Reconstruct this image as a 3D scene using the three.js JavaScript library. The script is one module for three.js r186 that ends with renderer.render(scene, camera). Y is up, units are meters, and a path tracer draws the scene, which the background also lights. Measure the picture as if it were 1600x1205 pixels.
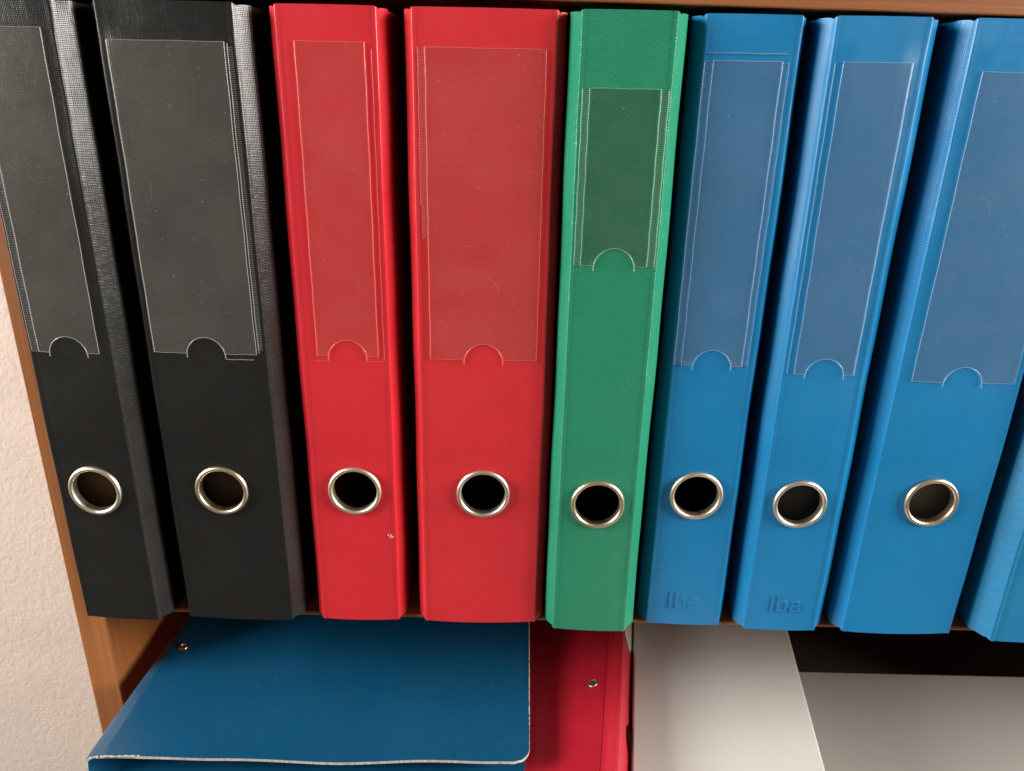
import * as THREE from 'three';
import { mergeGeometries, mergeVertices, toCreasedNormals } from 'three/addons/utils/BufferGeometryUtils.js';
import { RoundedBoxGeometry } from 'three/addons/geometries/RoundedBoxGeometry.js';
import { TextGeometry } from 'three/addons/geometries/TextGeometry.js';
import { FontLoader } from 'three/addons/loaders/FontLoader.js';
import { RectAreaLightUniformsLib } from 'three/addons/lights/RectAreaLightUniformsLib.js';
import { Brush, Evaluator, SUBTRACTION } from 'three-bvh-csg';

/* ---------------------------------------------------------------- camera, light, exposure */
const scene = new THREE.Scene();
const R = (d) => d * Math.PI / 180;
const camera = new THREE.PerspectiveCamera(53.206, 1024 / 771, 0.02, 20);
camera.position.set(0, 0.2865, 0.3638);
camera.rotation.order = 'YXZ';
camera.rotation.set(R(-21.13), R(0.131), R(1.253));
camera.focus = 0.39; camera.userData.fStop = 18;
scene.add(camera);

const renderer = new THREE.WebGLRenderer({ antialias: true });
renderer.setSize(1024, 771);
renderer.toneMapping = THREE.LinearToneMapping;
renderer.toneMappingExposure = 0.95;
renderer.shadowMap.enabled = true;
RectAreaLightUniformsLib.init();
scene.background = new THREE.Color().setRGB(0.17, 0.155, 0.138);      // the room's own soft light
function areaLight(color, power, w, h, pos, aim) {
  const l = new THREE.RectAreaLight(color, power, w, h);
  l.position.set(...pos); l.lookAt(...aim); scene.add(l); return l;
}
areaLight(new THREE.Color().setRGB(1, 0.95, 0.89), 48, 0.9, 0.62, [1.70, 0.66, 0.40], [0, 0.12, 0]);     // window to the right
areaLight(new THREE.Color().setRGB(1, 0.965, 0.92), 41, 0.9, 0.62, [-1.70, 0.66, 0.46], [0, 0.12, 0]);    // window to the left

/* ---------------------------------------------------------------- helpers */
let seed = 7;
const rnd = () => { seed = (seed * 1664525 + 1013904223) >>> 0; return seed / 4294967296; };
const used = {};
function numbered(n) { used[n] = (used[n] ?? -1) + 1; return used[n] ? n + '_' + String(used[n]).padStart(3, '0') : n; }
function thing(name, label, category, group) {
  const o = new THREE.Group(); o.name = numbered(name); scene.add(o);
  o.userData = { label, category }; if (group) o.userData.group = group;
  return o;
}
function part(name, geo, mat, parent, label) {
  const m = new THREE.Mesh(geo, mat); m.name = name; m.castShadow = m.receiveShadow = true;
  if (label) m.userData.label = label;
  parent.add(m); return m;
}
function struct(name, geo, mat) {
  const m = new THREE.Mesh(geo, mat); m.name = numbered(name); m.castShadow = m.receiveShadow = true;
  m.userData.kind = 'structure'; scene.add(m); return m;
}
// tileable value noise
function tileNoise(n, px, py, s) {
  const g = new Float32Array(px * py); let q = s;
  for (let i = 0; i < g.length; i++) { q = (q * 1664525 + 1013904223) >>> 0; g[i] = q / 4294967296; }
  const f = new Float32Array(n * n), sm = (t) => t * t * (3 - 2 * t);
  for (let y = 0; y < n; y++) for (let x = 0; x < n; x++) {
    const u = x / n * px, v = y / n * py, i = Math.floor(u), j = Math.floor(v), a = sm(u - i), b = sm(v - j);
    const i1 = (i + 1) % px, j1 = (j + 1) % py;
    f[y * n + x] = (g[j * px + i] * (1 - a) + g[j * px + i1] * a) * (1 - b) + (g[j1 * px + i] * (1 - a) + g[j1 * px + i1] * a) * b;
  }
  return f;
}
function tex(n, fn, srgb, metres = 1, metresY = metres) {
  const d = new Uint8Array(n * n * 4);
  for (let y = 0; y < n; y++) for (let x = 0; x < n; x++) {
    const c = fn(x, y, y * n + x), k = (y * n + x) * 4, a = Array.isArray(c) ? c : [c, c, c];
    for (let i = 0; i < 3; i++) d[k + i] = Math.max(0, Math.min(255, Math.round(a[i] * 255)));
    d[k + 3] = 255;
  }
  const t = new THREE.DataTexture(d, n, n); t.wrapS = t.wrapT = THREE.RepeatWrapping;
  t.magFilter = THREE.LinearFilter; t.minFilter = THREE.LinearMipmapLinearFilter; t.generateMipmaps = true;
  if (srgb) t.colorSpace = THREE.SRGBColorSpace;
  t.repeat.set(1 / metres, 1 / metresY); t.needsUpdate = true; return t;
}
const srgb = (l) => l <= 0.0031308 ? l * 12.92 : 1.055 * Math.pow(l, 1 / 2.4) - 0.055;
const lin = (r, g, b) => new THREE.Color().setRGB(r, g, b);

/* ---------------------------------------------------------------- materials */
// woven book cloth look of the plastic cover: threads of uneven weight
const N = 512, nA = tileNoise(N, 9, 64, 3), nB = tileNoise(N, 64, 9, 4), nC = tileNoise(N, 6, 6, 5), nD = tileNoise(N, 128, 128, 6);
const linen = tex(N, (x, y, i) => {
  const h = 0.5 + 0.5 * Math.sin(x / N * Math.PI * 2 * 40), v = 0.5 + 0.5 * Math.sin(y / N * Math.PI * 2 * 40);
  return 0.28 * h * (0.4 + nB[i]) + 0.28 * v * (0.4 + nA[i]) + 0.14 * nD[i] + 0.2 * nC[i];
}, false, 0.030);
const twill = tex(N, (x, y, i) => 0.42 * (0.5 + 0.5 * Math.sin((x + y) / N * Math.PI * 2 * 36 + nC[i] * 3)) + 0.2 * nD[i] + 0.2 * nC[i], false, 0.030);
const wave = tileNoise(N, 14, 14, 21), wav2 = tileNoise(N, 30, 70, 22);
const grain = tex(N, (x, y, i) => 0.45 * (0.5 + 0.5 * Math.sin((y / N * 46 + x / N * 8) * Math.PI * 2 + (wave[i] - 0.5) * 7)) + 0.3 * wav2[i] + 0.15 * nD[i], false, 0.036);
const smoothGrain = tex(N, (x, y, i) => 0.35 * nD[i] + 0.3 * nC[i] + 0.2 * nA[i], false, 0.040);
const rough1 = tileNoise(N, 5, 7, 31), rough2 = tileNoise(N, 24, 24, 32);
const roughMap = tex(N, (x, y, i) => 0.72 + 0.2 * rough1[i] + 0.08 * rough2[i], false, 0.11);
const mot = tileNoise(N, 8, 8, 41), mot2 = tileNoise(N, 40, 40, 42);
function dusty(r, g, b, s, amount = 1) {                              // faint dust specks, lint and hair scratches lying on the plastic
  seed = s; const f = new Float32Array(N * N);
  const put = (x, y, k) => { const q = ((Math.floor(y) % N + N) % N) * N + (Math.floor(x) % N + N) % N; f[q] = Math.max(f[q], k); };
  for (let k = 0; k < 110; k++) { const x = rnd() * N, y = rnd() * N, a = 0.05 + 0.3 * rnd() * rnd() * rnd(); put(x, y, a); if (rnd() < 0.4) { put(x + 1, y, a * 0.7); put(x, y + 1, a * 0.5); } }
  for (let k = 0; k < 26; k++) { let x = rnd() * N, y = rnd() * N, a = rnd() * 6.3; const c = (rnd() - 0.5) * 0.2, L = 5 + rnd() * 22, w = 0.015 + 0.06 * rnd(); for (let t = 0; t < L; t++) { x += Math.cos(a); y += Math.sin(a); a += c; put(x, y, w); } }
  return tex(N, (x, y, i) => { const m = 0.95 + 0.07 * mot[i] + 0.03 * mot2[i], d = f[i] * amount; return [srgb(Math.min(1, r * m * (1 - d) + 0.75 * d)), srgb(Math.min(1, g * m * (1 - d) + 0.72 * d)), srgb(Math.min(1, b * m * (1 - d) + 0.68 * d))]; }, true, 0.14);
}
function plastic(r, g, b, bump, bumpScale, roughness, s = 5, amount = 1) {
  return new THREE.MeshPhysicalMaterial({ map: dusty(r, g, b, s, amount), roughness, roughnessMap: roughMap, bumpMap: bump, bumpScale });
}
const M = {
  black: plastic(0.0095, 0.0088, 0.008, linen, 0.00009, 0.37, 11, 0.35),
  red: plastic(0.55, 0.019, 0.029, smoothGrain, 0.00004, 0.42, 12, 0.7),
  redLinen: plastic(0.53, 0.022, 0.029, linen, 0.00006, 0.44, 13),
  green: plastic(0.018, 0.215, 0.118, grain, 0.00021, 0.36, 14, 0.5),
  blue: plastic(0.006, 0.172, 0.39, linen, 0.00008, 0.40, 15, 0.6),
  blueTwill: plastic(0.006, 0.172, 0.39, twill, 0.00010, 0.40, 16, 0.6),
  teal: plastic(0.004, 0.165, 0.34, grain, 0.00012, 0.5, 17, 0.6),
  inside: new THREE.MeshStandardMaterial({ color: lin(0.03, 0.027, 0.025), roughness: 0.85 }),
};
M.black.name = 'black plastic'; M.red.name = 'red plastic';
const tn = tileNoise(N, 30, 30, 44), tn2 = tileNoise(N, 90, 90, 45);
const tarnish = tex(N, (x, y, i) => 0.55 + 0.35 * tn[i] + 0.15 * tn2[i], false, 0.5);
const nickel = (r, g, b, q) => new THREE.MeshStandardMaterial({ color: lin(r, g, b), metalness: 1, roughness: q, roughnessMap: tarnish });
const metal = nickel(0.86, 0.74, 0.56, 0.5), metals = [metal, nickel(0.84, 0.70, 0.50, 0.42), nickel(0.86, 0.78, 0.64, 0.46)];
const brass = new THREE.MeshStandardMaterial({ color: lin(0.62, 0.40, 0.20), metalness: 1, roughness: 0.3 });
// clear film: dust specks and hair-fine scratches let less light through
const F = 1024;
function filmMap(s) {
  seed = s;
  const f = new Float32Array(F * F).fill(1), cl = tileNoise(F, 7, 9, s + 1);
  const dot = (x, y, r, k) => { for (let j = -4; j <= 4; j++) for (let i = -4; i <= 4; i++) { const d = Math.hypot(i, j) / r; if (d < 1) { const q = ((y + j + F) % F) * F + (x + i + F) % F; f[q] = Math.min(f[q], 1 - k * (1 - d * d)); } } };
  for (let k = 0; k < 300; k++) dot(Math.floor(rnd() * F), Math.floor(rnd() * F), 1 + rnd() * rnd() * 2.6, 0.1 + 0.4 * rnd() * rnd());
  for (let k = 0; k < 14; k++) {
    let x = rnd() * F, y = rnd() * F, a = rnd() * 6.3; const L = 20 + rnd() * 90, w = 0.02 + rnd() * 0.09, c = (rnd() - 0.5) * 0.03;
    for (let t = 0; t < L; t++) { x += Math.cos(a); y += Math.sin(a); a += c; dot(((Math.floor(x) % F) + F) % F, ((Math.floor(y) % F) + F) % F, 1.3, w); }
  }
  return tex(F, (x, y, i) => f[i] * (0.985 + 0.015 * cl[i]), false, 0.11);
}
const filmMaps = [filmMap(101), filmMap(202)];
const filmBumpN = tileNoise(N, 7, 4, 51), filmBumpN2 = tileNoise(N, 17, 13, 52);
const filmBump = tex(N, (x, y, i) => 0.8 * filmBumpN[i] + 0.2 * filmBumpN2[i], false, 0.12);
const film = (color, through) => filmMaps.map((t) => new THREE.MeshPhysicalMaterial({ color, transmission: through, transmissionMap: t, thickness: 0, roughness: 0.2, ior: 1.5, bumpMap: filmBump, bumpScale: 0.0005 }));  // what is not let through whitens the film, standing in for room reflections
const FILM = { clear: film(lin(0.92, 0.88, 0.82), 0.960), thin: film(lin(0.97, 0.81, 0.76), 0.977), smoky: film(lin(0.80, 0.78, 0.72), 0.99), cool: film(lin(0.90, 0.88, 0.88), 0.970) };
const edge = (color) => new THREE.MeshPhysicalMaterial({ color, transmission: 0.85, thickness: 0, roughness: 0.25, ior: 1.5 });
const EDGE = { clear: edge(lin(0.93, 0.91, 0.88)), thin: edge(lin(0.95, 0.62, 0.55)), smoky: edge(lin(0.80, 0.93, 0.80)), cool: edge(lin(0.78, 0.86, 0.95)) };
const weldMat = new THREE.MeshPhysicalMaterial({ color: lin(0.97, 0.97, 0.96), transmission: 0.94, thickness: 0, roughness: 0.12, ior: 1.5 });
// wood: long uneven fibres along v
const W = 1024, wa = tileNoise(W, 60, 3, 61), wb = tileNoise(W, 220, 7, 62), wc = tileNoise(W, 9, 2, 63), wd = tileNoise(W, 400, 30, 64);
const woodF = (x, y, i) => 0.40 * wc[i] + 0.25 * wa[i] + 0.2 * wb[i] + 0.15 * wd[i];
const woodMap = tex(W, (x, y, i) => { const t = woodF(x, y, i); return [srgb(0.21 + 0.245 * t), srgb(0.068 + 0.100 * t), srgb(0.020 + 0.030 * t)]; }, true, 0.16, 0.32);
const woodBump = tex(W, (x, y, i) => 0.5 * wb[i] + 0.5 * wd[i], false, 0.16, 0.32);
const wood = new THREE.MeshPhysicalMaterial({ map: woodMap, bumpMap: woodBump, bumpScale: 0.00006, roughness: 0.42 });
const dimmedWood = wood.clone(); dimmedWood.color.setRGB(0.78, 0.74, 0.70);  // copy of the wood, dimmed where the side lamps fall too bright
const shadedBoard = new THREE.MeshStandardMaterial({ color: lin(0.045, 0.028, 0.02), roughness: 0.8, bumpMap: woodBump, bumpScale: 0.0001 });  // near-black tone puts the compartment's shade into the boards
// trowelled plaster
const P = 1024, pa = tileNoise(P, 64, 60, 71), pb = tileNoise(P, 128, 120, 72), pc = tileNoise(P, 30, 30, 73), pd = tileNoise(P, 256, 256, 74), pe = tileNoise(P, 8, 8, 75);
const plasterBump = tex(P, (x, y, i) => { const r = 1 - Math.abs(2 * pa[i] - 1); return 0.16 * r + 0.26 * pa[i] + 0.28 * pb[i] + 0.2 * pc[i] + 0.1 * pd[i]; }, false, 0.30);
const plasterMap = tex(P, (x, y, i) => { const t = 0.93 + 0.07 * pe[i] + 0.05 * (pb[i] - 0.5); return [srgb(0.60 * t), srgb(0.512 * t), srgb(0.447 * t)]; }, true, 0.30);
const plaster = new THREE.MeshStandardMaterial({ map: plasterMap, bumpMap: plasterBump, bumpScale: 0.0007, roughness: 0.95 });
// worn cardboard core at the rubbed edges
const ca = tileNoise(N, 40, 40, 81), cb = tileNoise(N, 120, 120, 82);
const boardMap = tex(N, (x, y, i) => { const t = 0.45 + 0.4 * ca[i] + 0.25 * cb[i]; return [srgb(0.62 * t), srgb(0.56 * t), srgb(0.50 * t)]; }, true, 0.04);
const cardboard = new THREE.MeshStandardMaterial({ map: boardMap, bumpMap: boardMap, bumpScale: 0.0003, roughness: 0.95 });
const whiteA = tileNoise(N, 5, 5, 91), whiteB = tileNoise(N, 90, 90, 92);
const whiteMap = tex(N, (x, y, i) => { const t = 0.965 + 0.03 * whiteA[i] + 0.012 * whiteB[i]; return [srgb(0.49 * t), srgb(0.472 * t), srgb(0.445 * t)]; }, true, 0.10);
const whiteCard = new THREE.MeshPhysicalMaterial({ map: whiteMap, roughness: 0.38, bumpMap: smoothGrain, bumpScale: 0.00002 });
const shadedWhite = new THREE.MeshPhysicalMaterial({ color: lin(0.28, 0.262, 0.245), roughness: 0.42, bumpMap: smoothGrain, bumpScale: 0.00002 });  // white board with its shade put into the colour
const paper = new THREE.MeshStandardMaterial({ color: lin(0.82, 0.80, 0.77), roughness: 0.9 });

/* ---------------------------------------------------------------- geometry tools */
// box with uv in metres; along = axis the grain runs along (v)
function box(w, h, d, x, y, z, along = 'y', r = 0.0008) {
  const g = r ? new RoundedBoxGeometry(w, h, d, 2, r) : new THREE.BoxGeometry(w, h, d); g.translate(x, y, z);
  const p = g.attributes.position, n = g.attributes.normal, uv = g.attributes.uv;
  for (let i = 0; i < p.count; i++) {
    const a = { x: p.getX(i), y: p.getY(i), z: p.getZ(i) }, m = [Math.abs(n.getX(i)), Math.abs(n.getY(i)), Math.abs(n.getZ(i))];
    const ax = 'xyz'[m.indexOf(Math.max(...m))], rest = 'xyz'.replace(ax, '');
    let v = along === ax ? rest[0] : along, u = rest.replace(v, '')[0];
    uv.setXY(i, a[u] + 0.137 * 'xyz'.indexOf(ax), a[v]);
  }
  return g;
}
// a bent sheet: profile = points (x, z) of its outer face in plan, outer side to the left of travel when walking -x to +x; it stands from lo(s) to hi(s)
function sheet(profile, T, lo, hi, rows = 24, warp = null) {
  const n = profile.length, S = [0];
  for (let i = 1; i < n; i++) S.push(S[i - 1] + Math.hypot(profile[i][0] - profile[i - 1][0], profile[i][1] - profile[i - 1][1]));
  const nor = profile.map((p, i) => {
    const a = profile[Math.max(0, i - 1)], b = profile[Math.min(n - 1, i + 1)], dx = b[0] - a[0], dz = b[1] - a[1], l = Math.hypot(dx, dz);
    return [-dz / l, dx / l];
  });
  const pos = [], uv = [], idx = [], tot = S[n - 1];
  for (let side = 0; side < 2; side++) for (let j = 0; j <= rows; j++) for (let i = 0; i < n; i++) {
    const y0 = lo(S[i], tot), y1 = hi(S[i], tot);
    let t = j / rows; const y = y0 + (y1 - y0) * t, w = warp ? warp(profile[i][0], y, S[i] / tot) : 0;
    pos.push(profile[i][0] - nor[i][0] * T * side + nor[i][0] * w, y, profile[i][1] - nor[i][1] * T * side + nor[i][1] * w);
    uv.push(S[i], y);
  }
  const at = (s, j, i) => s * (rows + 1) * n + j * n + i;
  const quad = (a, b, c, d) => idx.push(a, b, c, a, c, d);
  for (let j = 0; j < rows; j++) for (let i = 0; i < n - 1; i++) {
    quad(at(0, j, i), at(0, j, i + 1), at(0, j + 1, i + 1), at(0, j + 1, i));
    quad(at(1, j, i + 1), at(1, j, i), at(1, j + 1, i), at(1, j + 1, i + 1));
  }
  const rim = idx.length;
  for (let i = 0; i < n - 1; i++) {
    quad(at(1, 0, i), at(1, 0, i + 1), at(0, 0, i + 1), at(0, 0, i));
    quad(at(0, rows, i), at(0, rows, i + 1), at(1, rows, i + 1), at(1, rows, i));
  }
  for (let j = 0; j < rows; j++) {
    quad(at(1, j, 0), at(0, j, 0), at(0, j + 1, 0), at(1, j + 1, 0));
    quad(at(0, j, n - 1), at(1, j, n - 1), at(1, j + 1, n - 1), at(0, j + 1, n - 1));
  }
  const mk = (ix) => {
    const g = new THREE.BufferGeometry();
    g.setAttribute('position', new THREE.Float32BufferAttribute(pos, 3)); g.setAttribute('uv', new THREE.Float32BufferAttribute(uv, 2));
    g.setIndex(ix); return g;
  };
  return { all: () => mk(idx), skin: () => mk(idx.slice(0, rim)), rims: () => mk(idx.slice(rim)) };
}
function creased(g, a = 32) { const q = toCreasedNormals(g.index ? g.toNonIndexed() : g, R(a)); return q; }
function smoothPath(pts, per = 6) {
  const c = new THREE.CatmullRomCurve3(pts.map((p) => new THREE.Vector3(p[0], 0, p[1])), false, 'centripetal');
  return c.getPoints(per * (pts.length - 1)).map((p) => [p.x, p.z]);
}
function tube(pts, r, closed = false, seg = 4) {
  return new THREE.TubeGeometry(new THREE.CatmullRomCurve3(pts.map((p) => new THREE.Vector3(...p)), closed, 'centripetal'), seg * pts.length, r, 5, closed);
}
const csg = new Evaluator(); csg.attributes = ['position', 'uv'];
csg.useGroups = false;

const font = await new FontLoader().loadAsync('fonts/droid/droid_sans_regular.typeface.json');
const ringGeo = (() => {                                             // rolled metal ring, axis along z
  const p = [[0.0117, -0.0034], [0.0116, -0.0012], [0.0117, 0.0001], [0.0120, 0.0008], [0.0126, 0.00125], [0.0133, 0.0013], [0.0139, 0.0009], [0.01425, 0.0003], [0.0143, -0.0004]];
  const g = new THREE.LatheGeometry(p.map((q) => new THREE.Vector2(q[0], q[1])), 72); g.rotateX(Math.PI / 2); return g;
})();

/* ---------------------------------------------------------------- the lever arch binder */
const H = 0.318, COVER = 0.284, T = 0.0026;
function makeBinder(o) {
  const t = thing(o.name ?? 'lever_arch_binder', o.label, 'binder', o.group);
  const w = o.w / 2, bl = o.bl ?? 0.0045, br = o.br ?? 0.0045, bd = o.bd ?? 0.007, bu = o.bulge ?? 0.0005;
  const bulge = (x) => bu * Math.max(0, 1 - (x / w) ** 2);
  // half profile from the middle of the spine to where the cover begins
  const rid = o.ridge ?? 0.0003;
  const half = (b, s) => [[w * 0.45, bulge(w * 0.45)], [w * 0.8, bulge(w * 0.8)], [w - 0.0024, bulge(w - 0.0024) - 0.0001], [w - 0.0011, 0.00005 + rid], [w - 0.0001, rid - 0.0002], [w + b * 0.22, -0.0018], [w + b * 0.62, -bd * 0.62], [w + b * 0.88, -bd * 0.88 + 0.0002], [w + b - 0.0001, -bd - 0.0004], [w + b, -bd - 0.0022]].map((p) => [p[0] * s, p[1]]);
  const prof = smoothPath([...half(bl, -1).reverse(), [0, bulge(0)], ...half(br, 1)], 4);
  const wl = 2 * w, sL = Math.hypot(bl, bd);
  const notch = (s, tot) => { const e = Math.min(s, tot - s), k = e - (sL + 0.001); return (Math.abs(k) < 0.0022 ? 0.0007 * Math.cos(k / 0.0022 * Math.PI / 2) : 0) + (k < 0 ? 0.0007 : 0); };
  const sag = (s, tot) => 0.0007 * Math.sin(s / tot * Math.PI);
  const q = o.seed * 1.7;
  const warp = (x, y) => 0.00022 * Math.sin(y * 31 + q) * Math.cos(x * 60 + q * 2) + 0.00012 * Math.sin(y * 83 + q * 3 + x * 40);
  const g0 = mergeVertices(sheet(prof, T, (s, tt) => notch(s, tt) - sag(s, tt) + 0.0007, (s, tt) => H - notch(s, tt) * 0.9 + sag(s, tt) * 0.2, 40, warp).all());
  g0.computeVertexNormals();
  const cyl = new THREE.CylinderGeometry(0.0121, 0.0121, 0.03, 64); cyl.rotateX(Math.PI / 2); cyl.translate(o.ring[0], o.ring[1], 0);
  const A = new Brush(g0), B = new Brush(cyl); A.updateMatrixWorld(); B.updateMatrixWorld();
  const cut = csg.evaluate(A, B, SUBTRACTION).geometry;
  const spine = part('spine', creased(cut), o.mat, t);
  // covers
  for (const [s, b] of [[-1, bl], [1, br]]) {
    const cg = box(T, H - 0.0014, COVER - bd - 0.0022, s * (w + b - T / 2 - 0.00015), H / 2, -(COVER + bd + 0.0022) / 2, 'y', 0.0006);
    const c = part('cover', cg, o.mat, t);
    for (const yy of o.plain ? [] : [0.11, 0.19]) {
      const rg = new THREE.TorusGeometry(0.0035, 0.0007, 8, 24); rg.rotateY(Math.PI / 2); rg.translate(s * (w + b + 0.0002), yy, -0.055);
      part('eyelet', rg, M.inside, c);
    }
  }
  if (!o.plain) { const ring = part('finger_ring', ringGeo, metals[(o.seed * 2) % 3], t); ring.position.set(o.ring[0], o.ring[1], 0.0006 + bulge(o.ring[0]));
  ring.rotation.z = o.seed; }
  if (o.divider) part('divider_sheet', box(2 * w + 0.002, 0.29, 0.001, 0, 0.152, -0.0125, 'y', 0), new THREE.MeshStandardMaterial({ color: lin(...o.divider), roughness: 0.9 }), t);
  if (o.pocket) pocket(o, spine, bulge, warp, t);
  if (o.text) {
    const tg = new TextGeometry('lba', { font, size: 0.0098, depth: 0.00007, curveSegments: 10, bevelEnabled: true, bevelThickness: 0.0001, bevelSize: 0.00028, bevelSegments: 2 });
    tg.computeBoundingBox(); tg.translate(-(tg.boundingBox.max.x + tg.boundingBox.min.x) / 2, 0, 0);
    const m = part('embossed_lettering', tg, o.mat, t); m.position.set(o.text[0], o.text[1], bulge(o.text[0]) + 0.0001);
  }
  for (const sc of o.scuffs ?? []) {
    const gs = [];
    for (const [dx, dy, l, a] of sc.bits) { const p = []; for (let k = 0; k <= 5; k++) { const f = (k / 5 - 0.5) * l; p.push([sc.at[0] + dx + Math.cos(a) * f + 0.0004 * Math.sin(k), sc.at[1] + dy + Math.sin(a) * f, bulge(sc.at[0]) + 0.00035 + 0.00025 * Math.sin(k / 5 * Math.PI)]); } gs.push(tube(p, 0.00022)); }
    part('scuff', mergeGeometries(gs), sc.mat, t, sc.label);
  }
  t.position.set(o.x, o.y ?? 0, o.z); t.rotation.set(0, R(o.yaw ?? 0), R(-(o.lean ?? 0)), 'YXZ');
  return t;
}
function pocket(o, spine, bulge, warp, t) {
  const p = o.pocket, lift = 0.00055, R0 = 0.0096, drop = 0.0012, xn = p.nx ?? (p.x0 + p.x1) / 2;
  const Z = (x, y) => bulge(x) + warp(x, y) + lift + 0.0003 * Math.sin((x - p.x0) / (p.x1 - p.x0) * Math.PI) * (0.6 + 0.4 * Math.sin(y * 47 + o.seed));
  const a0 = Math.asin(drop / R0), rx = R0 * Math.cos(a0), xs = [];
  for (let k = 0; k <= 6; k++) xs.push(p.x0 + (xn - rx - p.x0) * k / 6);
  for (let k = 0; k <= 20; k++) xs.push(xn - R0 * Math.cos(a0 + (Math.PI - 2 * a0) * k / 20));
  for (let k = 1; k <= 6; k++) xs.push(xn + rx + (p.x1 - xn - rx) * k / 6);
  const bot = (x) => p.y0 + (Math.abs(x - xn) < rx ? Math.max(0, Math.sqrt(Math.max(0, R0 * R0 - (x - xn) ** 2)) - drop) : 0);
  const pos = [], uv = [], idx = [], rows = 30, n = xs.length;
  for (let j = 0; j <= rows; j++) for (const x of xs) { const b = bot(x), y = b + (p.y1 - b) * j / rows; pos.push(x, y, Z(x, y)); uv.push(x + o.seed * 0.031, y + o.seed * 0.017); }
  for (let j = 0; j < rows; j++) for (let i = 0; i < n - 1; i++) { const a = j * n + i; idx.push(a, a + 1, a + n + 1, a, a + n + 1, a + n); }
  const g = new THREE.BufferGeometry(); g.setAttribute('position', new THREE.Float32BufferAttribute(pos, 3)); g.setAttribute('uv', new THREE.Float32BufferAttribute(uv, 2)); g.setIndex(idx); g.computeVertexNormals();
  if (p.paper) {
    const b = []; for (let k = 0; k < pos.length; k += 3) b.push(pos[k] * 0.97 + 0.03 * xn, pos[k + 1] * 0.985 + 0.015 * (p.y0 + p.y1) / 2, pos[k + 2] - 0.0002);
    const pg = g.clone(); pg.setAttribute('position', new THREE.Float32BufferAttribute(b, 3)); part('label_paper', pg, paper, t);
  }
  const film = part('label_pocket', g, FILM[p.film ?? 'clear'][o.seed % 2], t);
  // welded edges: hair-thin bright beads round the film
  const wob = (k) => 0.00008 * Math.sin(k * 5.1 + o.seed), z = (x, y) => Z(x, y) + 0.00005, gs = [];
  const side = (x, r, ya = p.y0, yb = p.y1) => { const q = []; for (let k = 0; k <= 26; k++) { const y = ya + (yb - ya) * k / 26; q.push([x + wob(k), y, z(x, y)]); } gs.push(tube(q, r)); };
  side(p.x0, (p.rl ?? 0.00022) * 0.8); side(p.x1, (p.rr ?? 0.00022) * 0.8);
  const across = (y, xa, xb, r) => { const q = []; for (let k = 0; k <= 10; k++) { const x = xa + (xb - xa) * k / 10; q.push([x, y + wob(k), z(x, y)]); } gs.push(tube(q, r)); };
  across(p.y1, p.x0, p.x1, p.rt ?? 0.00014);
  across(p.y0, p.x0, xn - rx, 0.00013); across(p.y0, xn + rx, p.x1, 0.00013);
  { const q = []; q.push([xn - rx - 0.0001, p.y0 - 0.0022, z(xn, p.y0)]); for (let k = 0; k <= 18; k++) { const a = Math.PI - a0 - (Math.PI - 2 * a0) * k / 18; q.push([xn + R0 * Math.cos(a), p.y0 - drop + R0 * Math.sin(a), z(xn, p.y0)]); } q.push([xn + rx + 0.0002, p.y0 - 0.0022, z(xn, p.y0)]); gs.push(tube(q, 0.00019)); }
  for (const [x, ya, yb, r] of p.lines ?? []) side(x, r, ya, yb);
  for (const [y, xa, xb, r] of p.rules ?? []) across(y, xa, xb, r);
  part('film_edge', mergeGeometries(gs), EDGE[p.film ?? 'clear'], film);
  // knurled weld: fine cross ribs beside the film
  const ws = [];
  for (const [xa, xb, ya, yb] of p.welds ?? []) for (let y = ya; y < yb; y += 0.00088) { const r = new THREE.BoxGeometry(xb - xa, 0.00034, 0.0002); r.translate((xa + xb) / 2, y, Z((xa + xb) / 2, y) - 0.0002); ws.push(r); }
  for (const [ya, yb, xa, xb] of p.weldsAcross ?? []) for (let x = xa; x < xb; x += 0.0009) { const r = new THREE.BoxGeometry(0.00034, yb - ya, 0.0002); r.translate(x, (ya + yb) / 2, Z(x, ya) - 0.0002); ws.push(r); }
  if (ws.length) { const m = part('weld_ribs', mergeGeometries(ws), weldMat, film); m.userData.kind = 'stuff'; }
}

/* ---------------------------------------------------------------- the bookcase and the wall */
const XI = -0.2500, XO = -0.2690, ZF = -0.028, ZB = -0.318, XR = 0.62;
struct('wall', (() => { const g = box(2.4, 2.4, 0.05, -1.2 - 0.0 + 0.9, 0.2, ZB - 0.02 - 0.025, 'y', 0); return g; })(), plaster);
{
  const t = thing('bookcase', 'orange-brown wooden bookcase holding the row of binders, against a plastered wall', 'bookcase');
  part('side_panel', box(XI - XO, 1.3, ZF - ZB, (XI + XO) / 2, 0.12, (ZF + ZB) / 2, 'y', 0.0012), wood, t);
  const top = part('shelf_board', box(XR - XI, 0.022, 0.30, (XR - XI) / 2, 0.011, -0.155, 'x', 0.0012), dimmedWood, t);
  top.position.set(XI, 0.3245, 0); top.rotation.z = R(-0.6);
  part('shelf_board', box(XR + 0.2415, 0.0024, -0.005 - ZB, (XR - 0.2415) / 2, -0.0013, (-0.005 + ZB) / 2, 'x', 0.0009), wood, t);
  part('shelf_board', box(XR - XI - 0.0004, 0.02, ZF - ZB, (XR + XI) / 2, -0.24, (ZF + ZB) / 2, 'x', 0.0012), shadedBoard, t);
  part('back_panel', box(XR - XI, 1.29, 0.006, (XR + XI) / 2, 0.12, ZB - 0.004, 'y', 0), shadedBoard, t);
  part('side_panel', box(0.019, 1.3, ZF - ZB, XR + 0.0098, 0.12, (ZF + ZB) / 2, 'y', 0.0012), wood, t);
}

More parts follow.
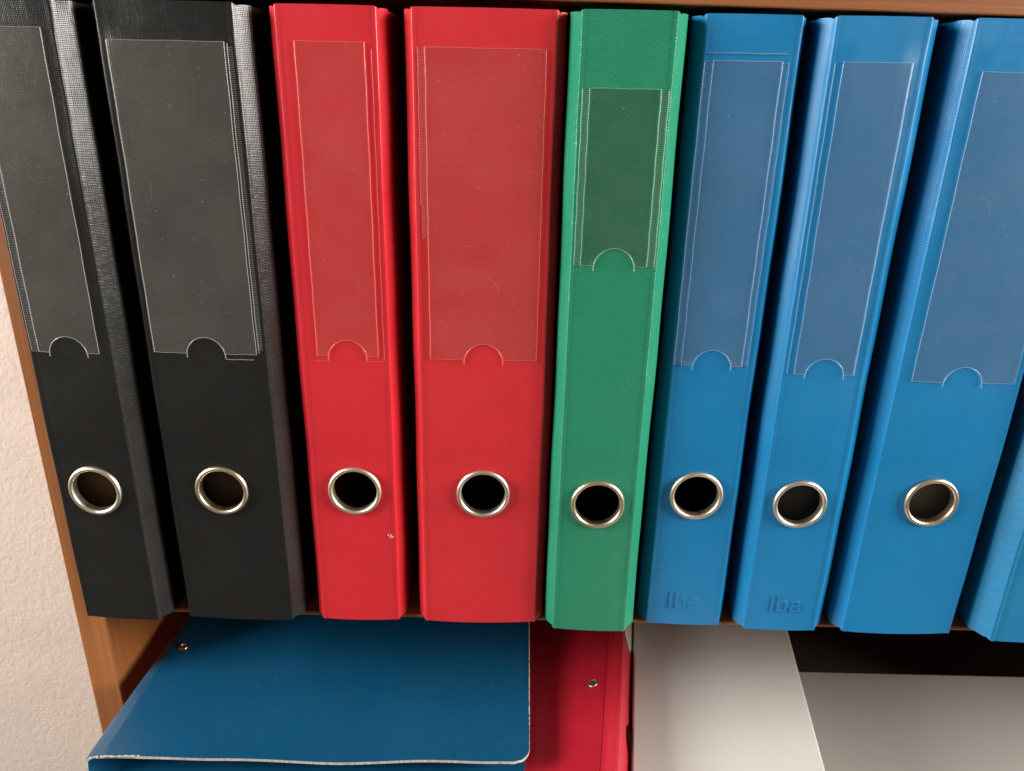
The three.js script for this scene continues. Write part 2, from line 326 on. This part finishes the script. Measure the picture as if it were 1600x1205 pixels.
/* ---------------------------------------------------------------- the row of binders, left to right */
const G = 'binders standing in a row on the shelf';
makeBinder({ seed: 1, divider: [0.13, 0.07, 0.035], x: -0.2197, z: 0.0045, w: 0.042, yaw: -2.6, br: 0.0055, bd: 0.0065, mat: M.black, group: G, ring: [-0.0008, 0.0828],
  label: 'narrow black binder at the left end of the row, beside the plastered wall',
  pocket: { film: 'clear', x0: -0.0158, x1: 0.0150, y0: 0.1600, y1: 0.3065, rl: 0.00026, rr: 0.0002, lines: [[-0.0195, 0.16, 0.3065, 0.00012]], welds: [[-0.0192, -0.0162, 0.16, 0.305]] } });
makeBinder({ seed: 2, divider: [0.055, 0.03, 0.02], x: -0.1528, z: 0.0024, w: 0.059, yaw: -1.3, br: 0.006, bd: 0.0068, mat: M.black, group: G, ring: [-0.0012, 0.0835],
  label: 'wide black binder, second from left, next to the narrow red one',
  pocket: { film: 'clear', x0: -0.0262, x1: 0.0250, y0: 0.1605, y1: 0.3025, nx: 0.0, rl: 0.0003, rr: 0.0002, lines: [[0.0263, 0.161, 0.302, 0.00012]], rules: [[0.1578, 0.0095, 0.0235, 0.00018]], welds: [[0.0255, 0.0283, 0.163, 0.301]] } });
makeBinder({ seed: 3, x: -0.0842, z: 0.0002, w: 0.0438, yaw: 0, bl: 0.004, br: 0.0035, bd: 0.0062, mat: M.red, group: G, ring: [0.0006, 0.0838],
  label: 'narrow red binder with a small scuff below its finger ring, beside the wide black binder',
  pocket: { film: 'thin', x0: -0.0141, x1: 0.0163, y0: 0.1600, y1: 0.3036, rl: 0.00024, rr: 0.00026, lines: [[0.0193, 0.158, 0.301, 0.0001]], rules: [[0.1572, -0.0155, -0.008, 0.0001], [0.1572, 0.0105, 0.0193, 0.00012]] },
  scuffs: [{ at: [0.0190, 0.0560], mat: new THREE.MeshStandardMaterial({ color: lin(0.8, 0.35, 0.33), roughness: 0.6 }), label: 'pale scuff nick', bits: [[0, 0, 0.0022, 1.4], [-0.0012, 0.0001, 0.0022, 1.8], [0.0008, -0.0004, 0.0014, 1.2]] }] });
makeBinder({ seed: 4, x: -0.0160, z: -0.0002, w: 0.0630, yaw: 0.9, bl: 0.0038, br: 0.0045, bd: 0.0065, mat: M.redLinen, group: G, ring: [0.0010, 0.0838], ridge: 0.0004, bulge: 0.0009,
  label: 'wide red binder with a broad label pocket, between the narrow red and the green',
  pocket: { film: 'thin', x0: -0.0258, x1: 0.0270, y0: 0.1595, y1: 0.3023, rl: 0.00022, rr: 0.00014, lines: [[-0.0290, 0.235, 0.3023, 0.00009]], welds: [[-0.0287, -0.0262, 0.22, 0.3015]] } });
makeBinder({ seed: 5, x: 0.0456, z: 0.0051, w: 0.0405, yaw: -1.0, bl: 0.0045, br: 0.0055, bd: 0.0075, mat: M.green, group: G, ring: [0.0002, 0.0818],
  label: 'green binder with a short label pocket, the only green one in the row',
  pocket: { film: 'smoky', x0: -0.0155, x1: 0.0156, y0: 0.2093, y1: 0.2872, rl: 0.0002, rr: 0.00026, lines: [[-0.0186, 0.2093, 0.2868, 0.00016], [0.0191, 0.2093, 0.2868, 0.00016]], welds: [[-0.0183, -0.0158, 0.2095, 0.2868], [0.0159, 0.0188, 0.2095, 0.2868]], weldsAcross: [[0.2093, 0.2112, -0.0155, -0.0098], [0.2093, 0.2112, 0.0098, 0.0155]] } });
makeBinder({ seed: 6, x: 0.0999, z: -0.0020, w: 0.0418, yaw: -1.0, bl: 0.0040, br: 0.0035, bd: 0.0075, mat: M.blue, group: G, ring: [-0.0006, 0.0845],
  label: 'narrow blue binder with embossed lettering, right beside the green binder',
  text: [-0.0004, 0.0115],
  pocket: { film: 'cool', x0: -0.0160, x1: 0.0142, y0: 0.1584, y1: 0.2995, rl: 0.0002, rr: 0.0003, rt: 0.0002, lines: [[-0.0197, 0.1584, 0.2990, 0.00017], [0.0172, 0.1584, 0.2990, 0.0001]], rules: [[0.3026, -0.0182, 0.0162, 0.0002]], welds: [[-0.0194, -0.0163, 0.159, 0.299], [0.0145, 0.0170, 0.159, 0.299]], weldsAcross: [[0.1584, 0.1604, -0.016, -0.0100], [0.1584, 0.1604, 0.0088, 0.0142]] } });
makeBinder({ seed: 7, divider: [0.05, 0.042, 0.038], x: 0.1550, z: 0.0012, w: 0.0405, yaw: -1.0, lean: -0.15, bl: 0.0050, br: 0.0055, bd: 0.0068, mat: M.blueTwill, group: G, ring: [-0.0008, 0.0825],
  label: 'narrow blue binder with embossed lettering, between the narrow and the wide blue binders',
  text: [0.0012, 0.0130],
  pocket: { film: 'cool', x0: -0.0148, x1: 0.0149, y0: 0.1562, y1: 0.3000, rl: 0.00018, rr: 0.00034, lines: [[-0.0182, 0.1562, 0.2995, 0.00013]] } });
makeBinder({ seed: 8, divider: [0.15, 0.135, 0.12], x: 0.2218, z: 0.0012, w: 0.0620, yaw: 0.4, lean: 0.45, bl: 0.0045, br: 0.0050, bd: 0.0068, mat: M.blue, group: G, ring: [0.0004, 0.0858], bulge: 0.0012,
  label: 'wide blue binder without lettering, near the right end of the row',
  pocket: { film: 'cool', x0: -0.0244, x1: 0.0273, y0: 0.1538, y1: 0.2970, nx: 0.0006, rl: 0.0002, rr: 0.0001 } });
makeBinder({ seed: 9, x: 0.3025, z: 0.0068, w: 0.0600, yaw: 0, bl: 0.0070, br: 0.0050, bd: 0.0105, mat: M.teal, group: G, ring: [0.0, 0.0830], ridge: 0.0005,
  label: 'blue binder cut off by the right edge, its spine turned partly out of view' });

/* ---------------------------------------------------------------- what lies in the compartment below */
{ // blue ring binder lying flat, spine to the left, open end to the front; local: x right, y up, z = front
  const t = thing('ring_binder', 'blue ring binder lying flat under the shelf with white worn edges', 'binder');
  const wv = 0.2510, th = 0.0165, rad = 0.006, pts = [];
  pts.push([wv, 0], [wv - 0.004, 0], [wv * 0.75, 0.0004], [wv * 0.5, 0], [wv * 0.25, 0.0003], [0.014, 0], [0.0062, 0], [0.0036, -0.0002], [0.0016, -0.0011], [0.0004, -0.0028], [0.0001, -0.006], [0, -0.010], [0.0006, -0.0135], [0.003, -0.0163], [0.008, -0.0175], [wv * 0.4, -0.0175], [wv - 0.006, -0.0165], [wv - 0.002, -0.0165]);
  const prof = smoothPath(pts, 7).map((p) => [p[0], p[1]]).reverse();
  const corner = (s, tot) => { const e = Math.min(tot - s), r = 0.009; return e < r ? r - Math.sqrt(Math.max(0, r * r - (r - e) ** 2)) : 0; };
  const wavy = (s, tot) => 0.0009 * Math.sin(s * 30) + 0.0006 * Math.sin(s * 71 + 1) + 0.00012 * Math.sin(s * 900) + 0.0001 * Math.sin(s * 2300 + 2);
  // front end at local depth +L0; sheet stands along its own y, which becomes -z
  const sh = sheet(prof, 0.0018, (s, tt) => corner(s, tt) + wavy(s, tt) - 0.0085 * (1 - Math.min(1, Math.max(0, wv - (s > tt / 2 ? tt - s : s)) / wv) ** 0.8) * 1.0, (s, tt) => 0.312 - corner(s, tt), 40, (x, y) => 0.0011 * Math.sin(x * 22 + 0.6) * Math.exp(-y * 9) + 0.0003 * Math.sin(y * 40 + x * 30));
  const turn = (g) => { const p = g.attributes.position; for (let k = 0; k < p.count; k++) p.setX(k, p.getX(k) + 0.042 * Math.max(0, p.getY(k)) * (1 - p.getX(k) / wv)); g.rotateX(-Math.PI / 2); return g; };
  const skin = turn(mergeVertices(sh.skin())), rims = turn(sh.rims());
  // sheet's plan z became y up; its y became -z
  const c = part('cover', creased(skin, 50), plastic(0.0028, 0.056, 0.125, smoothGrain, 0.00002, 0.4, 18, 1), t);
  part('worn_edge', creased(rims, 40), cardboard, t, 'white rubbed cardboard edge');
  // the rubbed rim of the board shows as an uneven pale line along the right edge and round the front corner
  const topY = (x, z) => 0.0011 * Math.sin(x * 22 + 0.6) * Math.exp(z * 9), wear = [];
  seed = 77;
  const line = (pts, r0) => { for (let k = 0; k < pts.length - 1; k++) { const r = r0 * (0.45 + 0.9 * rnd()), a = pts[k], b = pts[k + 1]; wear.push(tube([a, [(a[0] + b[0]) / 2, (a[1] + b[1]) / 2, (a[2] + b[2]) / 2], b].map((p) => [p[0], p[1] + topY(p[0], p[2]) - 0.00005, p[2]]), r)); } };
  const e1 = []; for (let k = 0; k <= 60; k++) e1.push([wv - 0.00005 + 0.00015 * (rnd() - 0.5), 0, -0.13 + (0.121) * k / 60]);
  for (let k = 1; k <= 10; k++) { const a = k / 10 * Math.PI / 2; e1.push([wv - 0.009 + 0.009 * Math.cos(a), 0, -0.009 + 0.009 * Math.sin(a) * 0.98]); }
  line(e1, 0.00027); part('rubbed_rim', mergeGeometries(wear.splice(0)), cardboard, t);
  const e2 = []; for (let k = 0; k <= 22; k++) { const x = 0.003 + 0.028 * k / 22; e2.push([x, 0.0001 - (k < 4 ? 0.0008 * (4 - k) / 4 : 0), 0.0085 * (1 - (x / wv) ** 0.8) - 0.0008 - 0.0005 * rnd()]); }
  line(e2, 0.0006); part('rubbed_corner', mergeGeometries(wear), cardboard, t);
  const ey = new THREE.TorusGeometry(0.0026, 0.0009, 10, 28); ey.rotateX(Math.PI / 2); ey.translate(0.0175, 0.0008, -0.0855);
  const rv = part('rivet', ey, brass, t);
  const dm = new THREE.SphereGeometry(0.0021, 20, 10, 0, Math.PI * 2, 0, Math.PI / 2); dm.scale(1, 0.3, 1); dm.translate(0.0175, 0.0006, -0.0855); part('rivet_head', dm, metal, rv);
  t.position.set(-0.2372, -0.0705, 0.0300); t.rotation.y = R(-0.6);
}
{ // red lever arch binder lying on its side, spine to the right, under the blue one
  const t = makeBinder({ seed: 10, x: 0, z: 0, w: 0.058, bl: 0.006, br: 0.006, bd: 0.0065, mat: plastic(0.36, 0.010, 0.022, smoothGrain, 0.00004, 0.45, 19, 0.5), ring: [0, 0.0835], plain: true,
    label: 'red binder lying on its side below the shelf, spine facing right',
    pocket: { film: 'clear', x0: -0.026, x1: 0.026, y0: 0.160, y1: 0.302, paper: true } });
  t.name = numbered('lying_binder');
  const hole = new THREE.TorusGeometry(0.0029, 0.0003, 10, 26); hole.rotateY(Math.PI / 2); hole.translate(-0.0352, 0.1015, -0.0175);
  const ce = part('eyelet', hole, metal, t);
  const pit = new THREE.CylinderGeometry(0.0029, 0.0029, 0.0004, 24); pit.rotateZ(Math.PI / 2); pit.translate(-0.0352, 0.1015, -0.0175); part('eyelet_dark_disc', pit, M.inside, ce);  // dark disc painted in for the shade inside the hole
  // spine normal: to the right and 16 degrees up; binder height runs away from the viewer; width axis points down
  const tau = R(15), yaw = R(8.5);
  const n = new THREE.Vector3(Math.cos(tau), Math.sin(tau), 0), wx = new THREE.Vector3(Math.sin(tau), -Math.cos(tau), 0), up = new THREE.Vector3(0, 0, -1);
  const m = new THREE.Matrix4().makeBasis(wx, up, n); const ry = new THREE.Matrix4().makeRotationY(-yaw);
  m.premultiply(ry);
  t.quaternion.setFromRotationMatrix(m);
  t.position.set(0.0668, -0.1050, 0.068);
}
{ // white box standing right of it
  const t = thing('file_box', 'smooth white cardboard box below the shelf, right beside the lying red binder', 'box');
  const g = new RoundedBoxGeometry(0.1145, 0.125, 0.30, 4, 0.0016); g.translate(0.05725, -0.0625, 0);
  part('body', g, whiteCard, t);
  t.position.set(0.0800, -0.0990, -0.010); t.rotation.set(0, R(-8.4), R(4.5), 'YXZ');
}
{
  const t = thing('document_box', 'low white box at the lower right with shade put into its colour, behind the white box', 'box');
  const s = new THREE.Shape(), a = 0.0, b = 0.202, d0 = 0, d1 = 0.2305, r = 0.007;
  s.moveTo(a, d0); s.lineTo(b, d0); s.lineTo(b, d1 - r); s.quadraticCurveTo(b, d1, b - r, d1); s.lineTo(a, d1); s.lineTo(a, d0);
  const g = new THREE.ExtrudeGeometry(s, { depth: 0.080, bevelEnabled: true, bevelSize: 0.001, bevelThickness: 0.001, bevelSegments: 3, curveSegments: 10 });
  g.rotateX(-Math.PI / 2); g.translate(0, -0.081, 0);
  part('body', g, shadedWhite, t);
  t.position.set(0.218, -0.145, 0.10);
}
renderer.render(scene, camera);
